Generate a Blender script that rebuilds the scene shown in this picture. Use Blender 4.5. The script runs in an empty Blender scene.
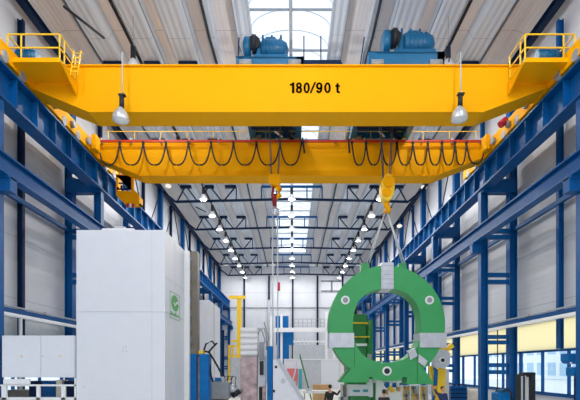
import bpy, bmesh, math, random
from mathutils import Vector, Matrix
from mathutils.geometry import tessellate_polygon
random.seed(4)
S = bpy.context.scene
COL = S.collection
H0 = 2.65            # height of the lens above the hall floor
PI = math.pi

# ------------------------------------------------------------------ materials
def lin(c):
    return tuple(((x/255)/12.92 if x/255 <= .04045 else ((x/255+.055)/1.055)**2.4) for x in c) + (1,)
def mat(name, rgb, rough=.5, metal=0, var=.08, scale=3, bump=0, bscale=20, emit=None, es=0, spec=.5):
    m = bpy.data.materials.new(name); m.use_nodes = True
    nt = m.node_tree; b = nt.nodes['Principled BSDF']
    c = lin(rgb)
    b.inputs['Roughness'].default_value = rough; b.inputs['Metallic'].default_value = metal
    b.inputs['Specular IOR Level'].default_value = spec
    tc = nt.nodes.new('ShaderNodeTexCoord')
    n = nt.nodes.new('ShaderNodeTexNoise'); n.inputs['Scale'].default_value = scale; n.inputs['Detail'].default_value = 4
    nt.links.new(tc.outputs['Object'], n.inputs['Vector'])
    r = nt.nodes.new('ShaderNodeValToRGB')
    r.color_ramp.elements[0].position = .3; r.color_ramp.elements[1].position = .7
    r.color_ramp.elements[0].color = tuple(max(0, x*(1-var)) for x in c[:3]) + (1,)
    r.color_ramp.elements[1].color = tuple(min(1, x*(1+var)) for x in c[:3]) + (1,)
    nt.links.new(n.outputs['Fac'], r.inputs['Fac']); nt.links.new(r.outputs['Color'], b.inputs['Base Color'])
    if bump:
        n2 = nt.nodes.new('ShaderNodeTexNoise'); n2.inputs['Scale'].default_value = bscale
        nt.links.new(tc.outputs['Object'], n2.inputs['Vector'])
        bp = nt.nodes.new('ShaderNodeBump'); bp.inputs['Strength'].default_value = bump; bp.inputs['Distance'].default_value = .02
        nt.links.new(n2.outputs['Fac'], bp.inputs['Height']); nt.links.new(bp.outputs['Normal'], b.inputs['Normal'])
    if emit:
        b.inputs['Emission Color'].default_value = lin(emit); b.inputs['Emission Strength'].default_value = es
    return m
def ribbed(name, rgb, axis, period, depth, rough=.5, joint=None, rgb2=None):
    """sheet cladding: ribs across one axis, optional thin joints across another axis"""
    m = mat(name, rgb, rough, var=.04, scale=.4)
    nt = m.node_tree; b = nt.nodes['Principled BSDF']
    tc = nt.nodes.new('ShaderNodeTexCoord'); sp = nt.nodes.new('ShaderNodeSeparateXYZ')
    nt.links.new(tc.outputs['Object'], sp.inputs[0])
    mu = nt.nodes.new('ShaderNodeMath'); mu.operation = 'MULTIPLY'; mu.inputs[1].default_value = 2*PI/period
    nt.links.new(sp.outputs[axis], mu.inputs[0])
    si = nt.nodes.new('ShaderNodeMath'); si.operation = 'SINE'; nt.links.new(mu.outputs[0], si.inputs[0])
    bp = nt.nodes.new('ShaderNodeBump'); bp.inputs['Strength'].default_value = depth; bp.inputs['Distance'].default_value = .05
    nt.links.new(si.outputs[0], bp.inputs['Height']); nt.links.new(bp.outputs['Normal'], b.inputs['Normal'])
    if joint:
        ax, per, w = joint
        a = nt.nodes.new('ShaderNodeMath'); a.operation = 'PINGPONG'; a.inputs[1].default_value = per/2
        nt.links.new(sp.outputs[ax], a.inputs[0])
        l = nt.nodes.new('ShaderNodeMath'); l.operation = 'LESS_THAN'; l.inputs[1].default_value = w
        nt.links.new(a.outputs[0], l.inputs[0])
        mx = nt.nodes.new('ShaderNodeMix'); mx.data_type = 'RGBA'
        nt.links.new(l.outputs[0], mx.inputs['Factor'])
        old = b.inputs['Base Color'].links[0].from_socket
        nt.links.new(old, mx.inputs[6]); mx.inputs[7].default_value = lin(rgb2 or tuple(x*.82 for x in rgb))
        nt.links.new(mx.outputs[2], b.inputs['Base Color'])
    return m
def glass(name, tint, mixf=.12, diffuse=None):
    m = bpy.data.materials.new(name); m.use_nodes = True; nt = m.node_tree; nt.nodes.clear()
    o = nt.nodes.new('ShaderNodeOutputMaterial'); t = nt.nodes.new('ShaderNodeBsdfTransparent'); t.inputs[0].default_value = lin(tint)
    if diffuse:
        g = nt.nodes.new('ShaderNodeBsdfTranslucent'); g.inputs[0].default_value = lin(diffuse)
    else:
        g = nt.nodes.new('ShaderNodeBsdfGlossy'); g.inputs['Roughness'].default_value = .05
    mx = nt.nodes.new('ShaderNodeMixShader'); mx.inputs[0].default_value = mixf
    nt.links.new(t.outputs[0], mx.inputs[1]); nt.links.new(g.outputs[0], mx.inputs[2]); nt.links.new(mx.outputs[0], o.inputs[0])
    return m

M = dict(
    yellow=mat('crane_yellow', (249, 177, 0), .6, var=.02, scale=.8, spec=.1),
    yellow2=mat('safety_yellow', (250, 205, 30), .5),
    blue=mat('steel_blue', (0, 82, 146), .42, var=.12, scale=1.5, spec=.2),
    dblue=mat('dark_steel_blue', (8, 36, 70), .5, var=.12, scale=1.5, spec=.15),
    tblue=mat('trolley_blue', (8, 100, 146), .4, var=.12, scale=2),
    mblue=mat('machine_blue', (0, 106, 178), .5, var=.1, spec=.2),
    roofhi=ribbed('roof_sheet_beige', (236, 232, 232), 'X', .22, .14, .6, ('Y', 9.0, .02)),
    rooflo=ribbed('roof_sheet_grey', (212, 220, 230), 'X', .34, .4, .5, ('Y', 9.0, .02)),
    wall=ribbed('wall_cladding', (216, 219, 226), 'Z', .30, .05, .5, ('Z', 3.0, .015)),
    endwall=ribbed('end_wall_cladding', (214, 218, 226), 'X', .5, .1, .6, ('Z', 3.2, .03)),
    band=glass('cream_panel', (250, 246, 226), .9, (246, 238, 208)),
    band2=mat('pale_panel', (214, 222, 226), .6, var=.03),
    edgeglow=mat('glowing_white_edge', (245, 246, 250), .5, emit=(250, 250, 255), es=.12),  # faint emission added so the tray's white edge looks brighter
    floor=mat('floor_concrete', (222, 219, 212), .5, var=.1, scale=.3),
    white=mat('white_enamel', (226, 229, 238), .45, var=.015),
    white2=mat('white_paint', (240, 241, 244), .5, var=.02),
    grey=mat('grey_paint', (150, 155, 162), .5),
    lgrey=mat('light_grey_paint', (192, 198, 206), .45),
    dark=mat('dark_rubber', (26, 30, 38), .6),
    black=mat('black_paint', (14, 15, 18), .5),
    rope=mat('steel_rope', (92, 92, 100), .5, metal=.4),
    rust=mat('worn_steel', (165, 145, 147), .3, metal=.6, var=.4, scale=3),
    brown=mat('grey_brown_steel', (122, 116, 106), .5, var=.2, scale=2),
    steel=mat('machined_steel', (196, 200, 210), .35, metal=.35, var=.08),
    alu=mat('aluminium', (205, 212, 220), .35, metal=.4),
    green=mat('casting_green', (56, 162, 94), .5, var=.06, scale=1.2),
    dgreen=mat('machine_green', (28, 128, 62), .5, var=.15),
    logo=mat('logo_green', (90, 172, 92), .5),
    ink=mat('lettering_black', (5, 5, 6), .9, spec=.02),
    red=mat('rail_red', (190, 48, 20), .5),
    red2=mat('signal_red', (200, 30, 60), .5),
    darkred=mat('dark_red_webbing', (140, 30, 50), .7),
    tan=mat('tan_board', (205, 165, 120), .6, var=.15),
    beige=mat('beige_crate', (232, 222, 204), .6, var=.15),
    teal=mat('teal_print', (60, 160, 175), .5),
    pink=mat('pink_print', (215, 110, 120), .5),
    skin=mat('skin', (205, 150, 125), .6),
    hair=mat('hair', (40, 30, 26), .7),
    navy=mat('navy_cloth', (22, 28, 48), .8),
    wblue=mat('work_blue_cloth', (24, 50, 100), .8),
    shade=mat('lamp_shade_white', (238, 240, 244), .3, emit=(255, 250, 240), es=.0),
    bulb=mat('lamp_bulb', (255, 250, 240), .4, emit=(255, 246, 230), es=1.2),
    glow=mat('wall_lamp_glass', (250, 240, 230), .4, emit=(255, 240, 225), es=.6),
    glass=glass('window_glass', (240, 247, 252), .05),
    sky=glass('skylight_glass', (208, 215, 224), .35, (230, 238, 246)),
    facade=mat('far_building', (236, 240, 244), .7, var=.1),
    facwin=mat('far_building_glass', (165, 195, 218), .3),
    yard=mat('yard_paving', (232, 232, 232), .8),
)

# ------------------------------------------------------------------ mesh collecting
class MB:
    def __init__(s): s.v, s.f, s.sm, s.mi = [], [], [], []; s.m = 0
    def add(s, vs, fs, sm=False):
        o = len(s.v); s.v += [Vector(v) for v in vs]
        for f in fs: s.f.append([i+o for i in f]); s.sm.append(sm); s.mi.append(s.m)
        return s
    def box(s, x0, x1, y0, y1, z0, z1):
        return s.add([(x, y, z) for x in (x0, x1) for y in (y0, y1) for z in (z0, z1)],
                     [(0,1,3,2),(4,6,7,5),(0,4,5,1),(2,3,7,6),(0,2,6,4),(1,5,7,3)])
    def bar(s, p, q, w, h=None, up=(0,0,1)):
        p, q = Vector(p), Vector(q); h = h or w; d = (q-p).normalized(); up = Vector(up)
        if abs(d.dot(up)) > .98: up = Vector((0,1,0)) if abs(d.y) < .9 else Vector((1,0,0))
        a = d.cross(up).normalized(); b = a.cross(d)
        vs = [c + a*i*w/2 + b*j*h/2 for c in (p, q) for i, j in ((-1,-1),(1,-1),(1,1),(-1,1))]
        return s.add(vs, [(0,1,2,3),(7,6,5,4),(0,4,5,1),(1,5,6,2),(2,6,7,3),(3,7,4,0)])
    def hbeam(s, p, q, w, h, t=.03, up=(0,0,1)):
        """rolled H section: two flanges of width w, overall height h"""
        p, q = Vector(p), Vector(q); d = (q-p).normalized(); u = Vector(up)
        a = d.cross(u).normalized(); b = a.cross(d)
        for k in (-1, 1):
            s.bar(p+b*k*(h/2-t/2), q+b*k*(h/2-t/2), w, t, up=b)
        return s.bar(p, q, t, h-2*t, up=b)
    def tube(s, pts, r, n=8, caps=True):
        pts = [Vector(p) for p in pts]; rs = r if isinstance(r, (list, tuple)) else [r]*len(pts)
        vs, fs = [], []; ref = None
        for i, p in enumerate(pts):
            d = (pts[min(i+1, len(pts)-1)] - pts[max(i-1, 0)]).normalized()
            if ref is None: ref = Vector((0,0,1)) if abs(d.z) < .9 else Vector((1,0,0))
            a = d.cross(ref).normalized(); b = d.cross(a).normalized(); ref = -b if False else ref
            if a.length < .5: a = d.orthogonal().normalized(); b = d.cross(a)
            vs += [p + (a*math.cos(2*PI*k/n) + b*math.sin(2*PI*k/n))*rs[i] for k in range(n)]
        for i in range(len(pts)-1):
            for k in range(n): fs.append((i*n+k, i*n+(k+1)%n, (i+1)*n+(k+1)%n, (i+1)*n+k))
        s.add(vs, fs, True)
        if caps:
            o = len(vs); s.add(vs[:n], [tuple(range(n))[::-1]]); s.add(vs[o-n:], [tuple(range(n))])
        return s
    def cyl(s, p, q, r, n=16): return s.tube([p, q], r, n)
    def lathe(s, c, prof, n=20):
        c = Vector(c); vs, fs = [], []
        for r, z in prof: vs += [c + Vector((r*math.cos(2*PI*k/n), r*math.sin(2*PI*k/n), z)) for k in range(n)]
        for i in range(len(prof)-1):
            for k in range(n): fs.append((i*n+k, i*n+(k+1)%n, (i+1)*n+(k+1)%n, (i+1)*n+k))
        return s.add(vs, fs, True)
    def ball(s, c, rx, ry=None, rz=None, n=12):
        ry = ry or rx; rz = rz or rx; c = Vector(c); m = n//2; vs, fs = [], []
        for i in range(m+1):
            t = PI*i/m
            for k in range(n): vs.append(c + Vector((rx*math.sin(t)*math.cos(2*PI*k/n), ry*math.sin(t)*math.sin(2*PI*k/n), rz*math.cos(t))))
        for i in range(m):
            for k in range(n): fs.append((i*n+k, (i+1)*n+k, (i+1)*n+(k+1)%n, i*n+(k+1)%n))
        return s.add(vs, fs, True)
    def prism(s, loops, y0, y1, sm=False):
        """loops of (x, z): outline then holes, extruded along Y"""
        tri = tessellate_polygon([[Vector((x, z, 0)) for x, z in l] for l in loops])
        flat = [p for l in loops for p in l]; n = len(flat)
        vs = [(x, y0, z) for x, z in flat] + [(x, y1, z) for x, z in flat]
        s.add(vs, [tuple(t) for t in tri] + [tuple(i+n for i in t)[::-1] for t in tri])
        o = 0; fs = []
        for l in loops:
            k = len(l)
            for i in range(k): fs.append((o+i, o+(i+1)%k, n+o+(i+1)%k, n+o+i))
            o += k
        return s.add(vs, fs, sm)
    def build(s, name, m, parent=None, bevel=0, origin=None):
        me = bpy.data.meshes.new(name)
        if parent is not None:
            off = world(parent)
        else:
            xs = [v.x for v in s.v]; ys = [v.y for v in s.v]; zs = [v.z for v in s.v]
            off = Vector(origin) if origin else Vector(((min(xs)+max(xs))/2, (min(ys)+max(ys))/2, min(zs)))
        me.from_pydata([tuple(v-off) for v in s.v], [], s.f)
        ms = m if isinstance(m, (list, tuple)) else [m]
        for k in ms: me.materials.append(M[k])
        for p, sm, mi in zip(me.polygons, s.sm, s.mi): p.use_smooth = sm; p.material_index = mi
        me.update()
        bm = bmesh.new(); bm.from_mesh(me); bmesh.ops.remove_doubles(bm, verts=bm.verts, dist=1e-5)
        bmesh.ops.recalc_face_normals(bm, faces=bm.faces); bm.to_mesh(me); bm.free()
        o = bpy.data.objects.new(name, me); COL.objects.link(o)
        if parent is not None: o.parent = parent
        else: o.location = off
        if bevel:
            b = o.modifiers.new('edge', 'BEVEL'); b.width = bevel; b.segments = 2; b.limit_method = 'ANGLE'
        return o
def world(o):
    v = Vector(o.location)
    while o.parent: o = o.parent; v += Vector(o.location)
    return v
def tag(o, label=None, cat=None, group=None, kind=None):
    if label: o['label'] = label
    if cat: o['category'] = cat
    if group: o['group'] = group
    if kind: o['kind'] = kind
    return o
def thing(name, label, cat, loc=(0,0,0), group=None):
    o = bpy.data.objects.new(name, None); COL.objects.link(o); o.location = loc; o.empty_display_size = .2
    return tag(o, label, cat, group)
def struct(mb, name, m, **k): return tag(mb.build(name, m, **k), kind='structure')
def kids(o): return [c for c in COL.objects if c.parent == o]
def copy_tree(o, loc, label, group=None):
    r = o.copy(); COL.objects.link(r); r.location = loc; r['label'] = label
    if group: r['group'] = group
    for c in kids(o):
        d = c.copy(); COL.objects.link(d); d.parent = r
        for e in kids(c):
            g = e.copy(); COL.objects.link(g); g.parent = d
    return r
def P(x, y, Y):      # a measured sight line taken out to distance Y
    return Vector(((x-293)*Y/450, Y, (367-y)*Y/450 + H0))
ORD = ['nearest', 'second', 'third', 'fourth', 'fifth', 'sixth', 'seventh', 'eighth', 'ninth', 'tenth', 'eleventh', 'twelfth']
CX = -.12            # the hall's centre line
FR = [17.3] + [9*(n+.95) for n in range(2, 9)]      # 17.55 ... 80.55
YE = 81.0
def Z(r): return r + H0

# ------------------------------------------------------------------ setting
struct(MB().box(-13.8, 13.6, -14, YE+.3, -.3, 0), 'floor', 'floor')
struct(MB().box(-60, -13.8, -20, YE+20, -.35, -.05).box(13.6, 75, -20, YE+20, -.35, -.05), 'ground', 'yard')
half = [(2.16,18.15),(2.9,18.15),(2.98,18.4),(4.1,18.4),(4.16,18.0),(4.62,18.0),(4.7,18.4),(5.25,18.4),(5.5,17.95),(6.65,17.95),(6.95,18.4),
        (7.4,18.4),(7.65,17.95),(8.65,17.95),(8.95,18.4),(9.7,18.4),(9.95,17.95),(11.05,17.95),(11.35,18.4),(12.3,18.4),(13.5,18.0)]
for sd in (-1, 1):
    mb = MB()
    for (x0, z0), (x1, z1) in zip(half, half[1:]):
        mb.m = 0 if (z0 > 18.3 and z1 > 18.3) or x0 > 12 else 1
        a, b, c, d = [(CX+sd*x, y, Z(z)) for (x, z) in ((x0,z0),(x1,z1)) for y in (-14, YE+.2)]
        mb.add([a, b, d, c], [(0,1,2,3)])
        mb.add([Vector(v)+Vector((0,0,.25)) for v in (a, b, d, c)], [(0,3,2,1)])
    struct(mb, 'ceiling', ['roofhi', 'rooflo'])
k = 5
for sd in (-1, 1):
    for x, w_, m in ((8.97, .045, 'dark'), (2.93, .03, 'grey'), (5.42, .035, 'grey'), (7.55, .035, 'grey'), (11.3, .03, 'grey')):
        struct(MB().box(CX+sd*x-w_, CX+sd*x+w_, -14, YE, Z(18.12 if x != 2.93 else 18.05), Z(18.3)), 'trim_%d' % k, m); k += 1
struct(MB().box(CX-2.17, CX+2.17, 72, YE+.2, Z(18.15), Z(18.4)), 'ceiling', 'rooflo')
# skylight
mb = MB(); N = 12
def arc(k): t = PI*k/N; return (CX-2.18*math.cos(t), Z(18.4)+1.1*math.sin(t))
for k in range(N):
    (x0, z0), (x1, z1) = arc(k), arc(k+1); mb.add([(x0,-14,z0),(x0,72,z0),(x1,72,z1),(x1,-14,z1)], [(0,1,2,3)])
sk = struct(mb, 'window_1', 'sky')
mb = MB()
y = -13.0
while y < 72.1:
    mb.tube([(arc(k)[0], y, arc(k)[1]-.03) for k in range(N+1)], .022, 5); y += 1.5
for sd in (-1, 1): mb.box(CX+sd*2.17-.05, CX+sd*2.17+.05, -14, 72, Z(18.1), Z(18.45))
mb.build('window_frame', 'lgrey', sk)
mb = MB(); y = -13.0 + .3
while y < 71: mb.box(CX-2.15, CX+2.15, y-.035, y+.035, Z(18.45), Z(18.55)); y += 3.0
mb.box(CX-.09, CX+.09, -14, 72, Z(18.25), Z(18.55))
mb.build('ridge_bar', 'grey', sk)

# side walls
def sidewall(sd, nm):
    x0, x1 = (13.35, 13.55) if sd > 0 else (-13.75, -13.55)
    struct(MB().box(x0, x1, -14, YE, 0, 1.22).box(x0, x1, -14, YE, 5.05, Z(18.0)).box(x0, x1, -14, -13.7, 1.22, 5.05), 'wall_'+nm, 'wall')
    b = MB(); b.box(x0+.04, x1-.04, -13.7, YE, 3.55, 5.05); struct(b, 'trim_1' if sd > 0 else 'trim_2', 'band' if sd > 0 else 'band2')
    xi = 13.35 if sd > 0 else -13.55
    struct(MB().box(xi-.05*sd-.04, xi-.05*sd+.04, -14, YE, 1.16, 1.24), 'trim_3' if sd > 0 else 'trim_4', 'blue')
    k = 2
    edges = [-13.7] + [f for f in [8.55-9*2, 8.55-9, 8.55] ] + FR
    for a, c in zip(edges, edges[1:]):
        if c < 0: 
            pass
        xm = (x0+x1)/2
        g = struct(MB().box(xm-.01, xm+.01, a+.05, c-.05, 1.26, 3.5), 'window_%d' % (k if sd > 0 else k+20), 'glass')
        f = MB()
        for z in (1.26, 3.5): f.box(xm-.07, xm+.07, a+.02, c-.02, z-.06, z+.06)
        for q in range(5):
            yy = a + (c-a)*q/4; yy = min(max(yy, a+.05), c-.05)
            f.box(xm-.07, xm+.07, yy-.045, yy+.045, 1.26, 3.5)
        f.build('window_frame', 'blue', g); k += 1
sidewall(1, 'right'); sidewall(-1, 'left')
struct(MB().box(-13.6, 13.4, YE, YE+.3, 0, Z(18.3)), 'wall_back', 'endwall')

# ------------------------------------------------------------------ neighbour building seen through the windows
nb = thing('office_building', 'pale bluish building across the yard, seen through the right windows', 'building', (56, 30, 0))
MB().box(56, 66, -6, 140, 0, 14).build('wall', 'facade', nb)
for i in range(24):
    for j in range(2):
        MB().box(55.9, 56.02, 30+i*4.4, 32.8+i*4.4, .8+j*4.6, 3.6+j*4.6).build('window', 'facwin', nb)

# ------------------------------------------------------------------ steel columns, one two-legged frame at a time
def frame_col(sd, Y, k):
    xo, xi = CX+sd*13.02, CX+sd*11.33
    side = 'right' if sd > 0 else 'left'
    where = ['cut by the picture edge', 'standing in full view nearest the camera', 'next behind the nearest full one'][k] if k < 3 else ORD[k-1]+' in the row'
    if sd < 0 and k == 1: where = 'rising beside the tall white enclosure'
    if sd < 0 and k == 2: where = 'just behind the tall white enclosure'
    t = thing('steel_column', 'blue two-legged steel column along the %s wall, %s' % (side, where), 'column', (xo, Y, 0), 'steel columns of the %s row' % side)
    MB().hbeam((xo, Y, 0), (xo, Y, Z(17.7)), .46, .46, .05, up=(1,0,0)).build('outer_leg', 'blue', t)
    MB().hbeam((xi, Y, 0), (xi, Y, Z(10.3)), .42, .42, .05, up=(1,0,0)).build('inner_leg', 'blue', t)
    lo, hi = sorted((xo-sd*.2, xi+sd*.18))
    for zc in (10.66-.0, 10.3, 8.07, 7.66, 4.47-.05, 4.1, 2.76-.0, 2.35):
        zc2 = zc + (0 if zc > 9 else 0)
        MB().box(lo, hi, Y-.12, Y+.12, zc2-.12, zc2+.12).build('tie_bar', 'blue', t)
    MB().box(min(xo, xi)-.1, max(xo, xi)+.1, Y-.3, Y+.2, Z(10.2), Z(10.98)).build('cross_beam', 'blue', t)
    b = sorted((xi-sd*.15, CX+sd*10.62))
    MB().box(b[0], b[1], Y-.2, Y+.2, Z(6.7), Z(7.25)).box(b[0], b[1], Y-.28, Y+.28, Z(7.18), Z(7.28)).build('bracket', 'blue', t)
    for q in (xo, xi): MB().box(q-.35, q+.35, Y-.35, Y+.35, 0, .04).build('base_plate', 'blue', t)
for sd in (-1, 1):
    for k, Y in enumerate(FR): frame_col(sd, Y, k)

# intermediate wall posts, eave beams, wall braces
for sd in (-1, 1):
    side = 'right' if sd > 0 else 'left'
    for k, Y in enumerate(FR[:-1]):
        yy = 9*(k+2.45); x = CX+sd*13.2
        z0 = 3.55 if sd > 0 else 1.24
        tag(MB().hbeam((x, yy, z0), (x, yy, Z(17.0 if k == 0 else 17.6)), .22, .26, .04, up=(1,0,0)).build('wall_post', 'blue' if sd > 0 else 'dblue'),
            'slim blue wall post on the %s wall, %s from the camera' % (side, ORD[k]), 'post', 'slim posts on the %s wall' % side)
    x = CX+sd*12.9
    tag(MB().hbeam((x, -14, Z(17.6)), (x, YE, Z(17.6)), .3, .42, .05).build('eave_beam', 'dblue'), 'long dark blue eave beam along the top of the %s wall' % side, 'beam')
    xp = CX+sd*13.1
    tag(MB().bar((xp, -14, Z(8.05)), (xp, YE, Z(8.05)), .2, .22).build('wall_rail', 'blue'), 'blue rail fixed halfway up the %s wall behind the columns' % side, 'rail')
    for k in range(2, 7):
        ya, yb = FR[k], FR[k]+4.5
        if k % 2 == 0: za, zb = 17.3, 12
        else: za, zb = 12, 17.3
        tag(MB().tube([(x, ya+.3, Z(za)), (x, yb-.1, Z(zb))], .05, 6).tube([(x, yb+.1, Z(zb)), (x, yb+4.2, Z(za))], .05, 6).build('wall_brace', 'dblue'),
            'thin dark diagonal braces on the upper %s wall, %s pair from the camera' % (side, ORD[k-2]), 'brace', 'thin braces on the upper %s wall' % side)

# runway beams of the big crane, and the smaller beams below them
for sd in (-1, 1):
    side = 'right' if sd > 0 else 'left'
    xc = CX+sd*11.4; y0, y1 = -14, YE-.5
    t = thing('runway_beam', 'deep blue upper crane runway beam with stiffeners along the %s columns' % side, 'crane beam', (xc, 30, Z(10.4)))
    MB().box(xc-.36, xc+.36, y0, y1, Z(11.68), Z(11.75)).build('top_flange', 'blue', t)
    MB().box(xc-.03, xc+.03, y0, y1, Z(10.5), Z(11.68)).build('web', 'blue', t)
    MB().box(xc-.33, xc+.33, y0, y1, Z(10.4), Z(10.5)).build('bottom_flange', 'blue', t)
    MB().box(xc-.06, xc+.06, y0, y1, Z(11.75), Z(11.87)).build('rail', 'dgreen', t)
    y = 17.55-9*3+.75
    while y < y1:
        MB().box(xc-.3, xc+.3, y-.02, y+.02, Z(10.5), Z(11.68)).build('stiffener', 'blue', t); y += 1.5
    xw = sorted((xc+sd*.36, xc+sd*.75))
    MB().box(xw[0], xw[1], y0, y1, Z(11.62), Z(11.68)).build('walkway_plate', 'dblue', t)
    xl = CX+sd*10.86
    t = thing('lower_runway_beam', 'blue lower crane beam on brackets along the %s columns' % side, 'crane beam', (xl, 30, Z(7.3)))
    b = MB().hbeam((xl, y0, Z(7.66)), (xl, y1, Z(7.66)), .42, .76, .06); b.build('beam', 'blue', t)
    MB().box(xl-.05, xl+.05, y0, y1, Z(8.04), Z(8.12)).build('rail', 'dgreen', t)
    # cable tray in front of the outer legs, its white edge brightened by emission
    xt = CX+sd*12.5; zt = 2.4
    t = thing('cable_tray', 'long %s service tray with a white edge on the %s wall' % ('blue', side), 'cable tray', (xt, 30, Z(zt)))
    MB().box(xt-.12, xt+.12, -10, YE-2, Z(zt), Z(zt+.22)).build('tray', 'blue', t)
    MB().box(xt-.16, xt+.16, -10, YE-2, Z(zt-.12), Z(zt)).build('white_edge_strip', 'edgeglow', t)
    MB().tube([(xt-sd*.05, -10, Z(zt+.3)), (xt-sd*.05, YE-2, Z(zt+.3))], .05, 6).build('pipe', 'lgrey', t)
    yb = 23.6 if sd > 0 else 22.9
    MB().cyl((xt, yb, Z(zt+.22)), (xt, yb, Z(zt+.38)), .07, 12).build('signal_lamp', 'red2', t)
    for Y in FR:
        lo, hi = sorted((xt, CX+sd*12.79))
        MB().box(lo, hi, Y-.05, Y+.05, Z(zt-.1), Z(zt)).build('bracket', 'blue', t)

# ------------------------------------------------------------------ roof trusses
caps = [(-11.0, -9.95), (-8.6, -7.7), (-6.6, -5.5)]
def truss(Y, k):
    t = thing('roof_truss', 'dark blue steel roof truss spanning the hall, %s' % (
        ['hidden above the front crane girder', 'hidden above the rear crane girder', 'first one seen below the rear crane girder', 'second one behind the crane',
         'third one behind the crane', 'fourth one behind the crane', 'last one against the end wall'][k]), 'roof truss', (CX, Y, Z(16.4)), 'roof trusses')
    ch = lambda x: 16.62 - .27*abs(x)/11.5
    for sd in (-1, 1):
        MB().bar((CX, Y, Z(ch(0))), (CX+sd*11.5, Y, Z(ch(11.5))), .2, .2).bar((CX+sd*11.5, Y, Z(16.35)), (CX+sd*12.95, Y, Z(17.5)), .16, .18).build('bottom_chord', 'dblue', t)
        for a, b in caps:
            MB().box(*sorted((CX-sd*a, CX-sd*b)), Y-.2, Y+.2, Z(17.72), Z(17.92)).build('roof_seat', 'dblue', t)
        for a, za, b, zb in ((-11.35,0,-10.6,1),(-10.35,1,-9.35,0),(-9.1,0,-8.3,1),(-8.0,1,-6.95,0),(-6.7,0,-5.65,1),(-5.5,0,-5.5,1)):
            f = lambda x, u: (CX-sd*x, Y, Z(17.75 if u else ch(x)))
            MB().bar(f(a, za), f(b, zb), .1, .12).build('diagonal', 'dblue', t)
    MB().bar((CX-3, Y, Z(17.85)), (CX+3, Y, Z(17.85)), .18, .2).build('top_bar', 'blue', t)
    for x in (-3, -1.5, 1.5, 3): MB().bar((CX+x, Y, Z(16.6)), (CX+x, Y, Z(17.85)), .12, .12).build('upright', 'blue', t)
for k, Y in enumerate(FR[1:]): truss(Y-.25 if k == 6 else Y, k)
for sd in (-1, 1):
    pts = []
    for k in range(0, 34):
        y = -12+k*2.8; pts.append((CX+sd*(4.4+.04*math.sin(k*2.1)), y, Z(17.9)))
    tag(MB().tube(pts, .075, 6).build('roof_conduit', 'dark'), 'black conduit running along the roof on the %s side of the skylight' % ('right' if sd > 0 else 'left'), 'conduit')
for q, (a, b) in enumerate((((64,6.5,19.9),(104,38,22.6)), ((196,207,45.5),(206,212,48.5)), ((211,228,53),(219,234,56)), ((378,218,44),(392,207,44)), ((366,232,52),(378,227,52)), ((352,244,60),(362,239,60)))):
    a, b = P(a[0], a[1], a[2]), P(b[0], b[1], b[2])
    a.z = min(a.z, Z(17.6)); b.z = min(b.z, Z(17.6))
    tag(MB().tube([a, b], .06, 6).build('roof_brace', 'dark'),
        ['black diagonal rod under the roof above the left platform', 'black rod under the roof near the left lamps, first', 'black rod under the roof near the left lamps, farther', 'black rod under the roof beside the yellow hook block',
         'black rod under the roof near the right lamps, second', 'black rod under the roof near the right lamps, farthest'][q], 'brace', 'short roof rods')

# ------------------------------------------------------------------ end wall posts
for i, x in enumerate((-13.1, -8.75, -4.3, -.05, 4.4, 8.9, 13.0)):
    nm = ['in the left corner', 'behind the yellow jib', 'left of the skylight line', 'below the skylight centre', 'right of the skylight line', 'behind the green ring', 'in the right corner'][i]
    tag(MB().hbeam((x, YE-.25, 0 if i not in (2,3,4) else 0), (x, YE-.25, Z(16.4)), .3, .3, .06, up=(1,0,0)).build('end_wall_post', 'dblue'), 'dark blue post on the end wall, %s' % nm, 'post', 'end wall posts')
tag(MB().box(-13.2, 13, YE-.2, YE-.1, Z(10.55), Z(10.75)).build('end_wall_rail', 'grey'), 'thin grey rail across the end wall', 'rail')
t = thing('hoist_frame', 'slim dark frame high on the end wall right of the centre post', 'frame', P(332, 291, 80.3))
for a, b in (((321,281),(343,281)), ((321,291),(343,291)), ((332,281),(332,291))): MB().bar(P(*a, 80.5), P(*b, 80.5), .14).build('bar', 'dblue', t)

# ------------------------------------------------------------------ hanging lamps
def make_lamp(loc, label, group, stem=1.9):
    t = thing('high_bay_lamp', label, 'lamp', loc, group); x, y, z = loc
    MB().cyl((x, y, z+1.05), (x, y, z+1.05+stem), .014, 8).build('stem', 'grey', t)
    MB().cyl((x, y, z+.5), (x, y, z+1.1), .13, 12).build('ballast', 'dark', t)
    MB().lathe((x, y, z), [(.3, 0), (.295, .08), (.25, .25), (.16, .42), (.09, .5), (0, .51)], 20).build('shade', 'shade', t)
    MB().ball((x, y, z+.2), .1, .1, .1, 10).build('bulb', 'bulb', t)
    return t
def lamp_light(loc, e):
    l = bpy.data.lights.new('lamp_light', 'POINT'); l.energy = e; l.shadow_soft_size = .1; l.color = (1, .97, .93)
    o = bpy.data.objects.new('lamp_light', l); COL.objects.link(o); o.location = loc; return o
LAMP_E = 410
zl = Z(15.25); first = None
for row, x in (('left', CX-8.05), ('centre', CX), ('right', CX+8.05)):
    for k in range(-1, 17):
        Y = 5.0 + 4.5*k
        if Y > 79 or Y == 18.5: continue
        loc = (x, Y, zl)
        if Y < 38:
            if row == 'centre' and 18 < Y < 28: lamp_light((x, Y, zl-.12), LAMP_E*.5); continue
            lab, g = ('white high bay lamp of the %s row, black stem just showing above the front girder' % row, None) if 22 < Y < 24 else ('white high bay lamp of the %s row, hidden behind or above the crane' % row, 'lamps hidden by the crane, %s row' % row)
        else:
            i = round((Y-41)/4.5)
            lab, g = 'white high bay lamp hanging in the %s row, %s one seen behind the crane' % (row, ['first', 'second', 'third', 'fourth', 'fifth', 'sixth', 'seventh', 'eighth', 'ninth'][i]), 'lamps of the %s row' % row
        if first is None: first = make_lamp(loc, lab, g)
        else:
            c = copy_tree(first, loc, lab, g)
            if not g and 'group' in c: del c['group']
        lamp_light((x, Y, zl-.02), LAMP_E)
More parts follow.
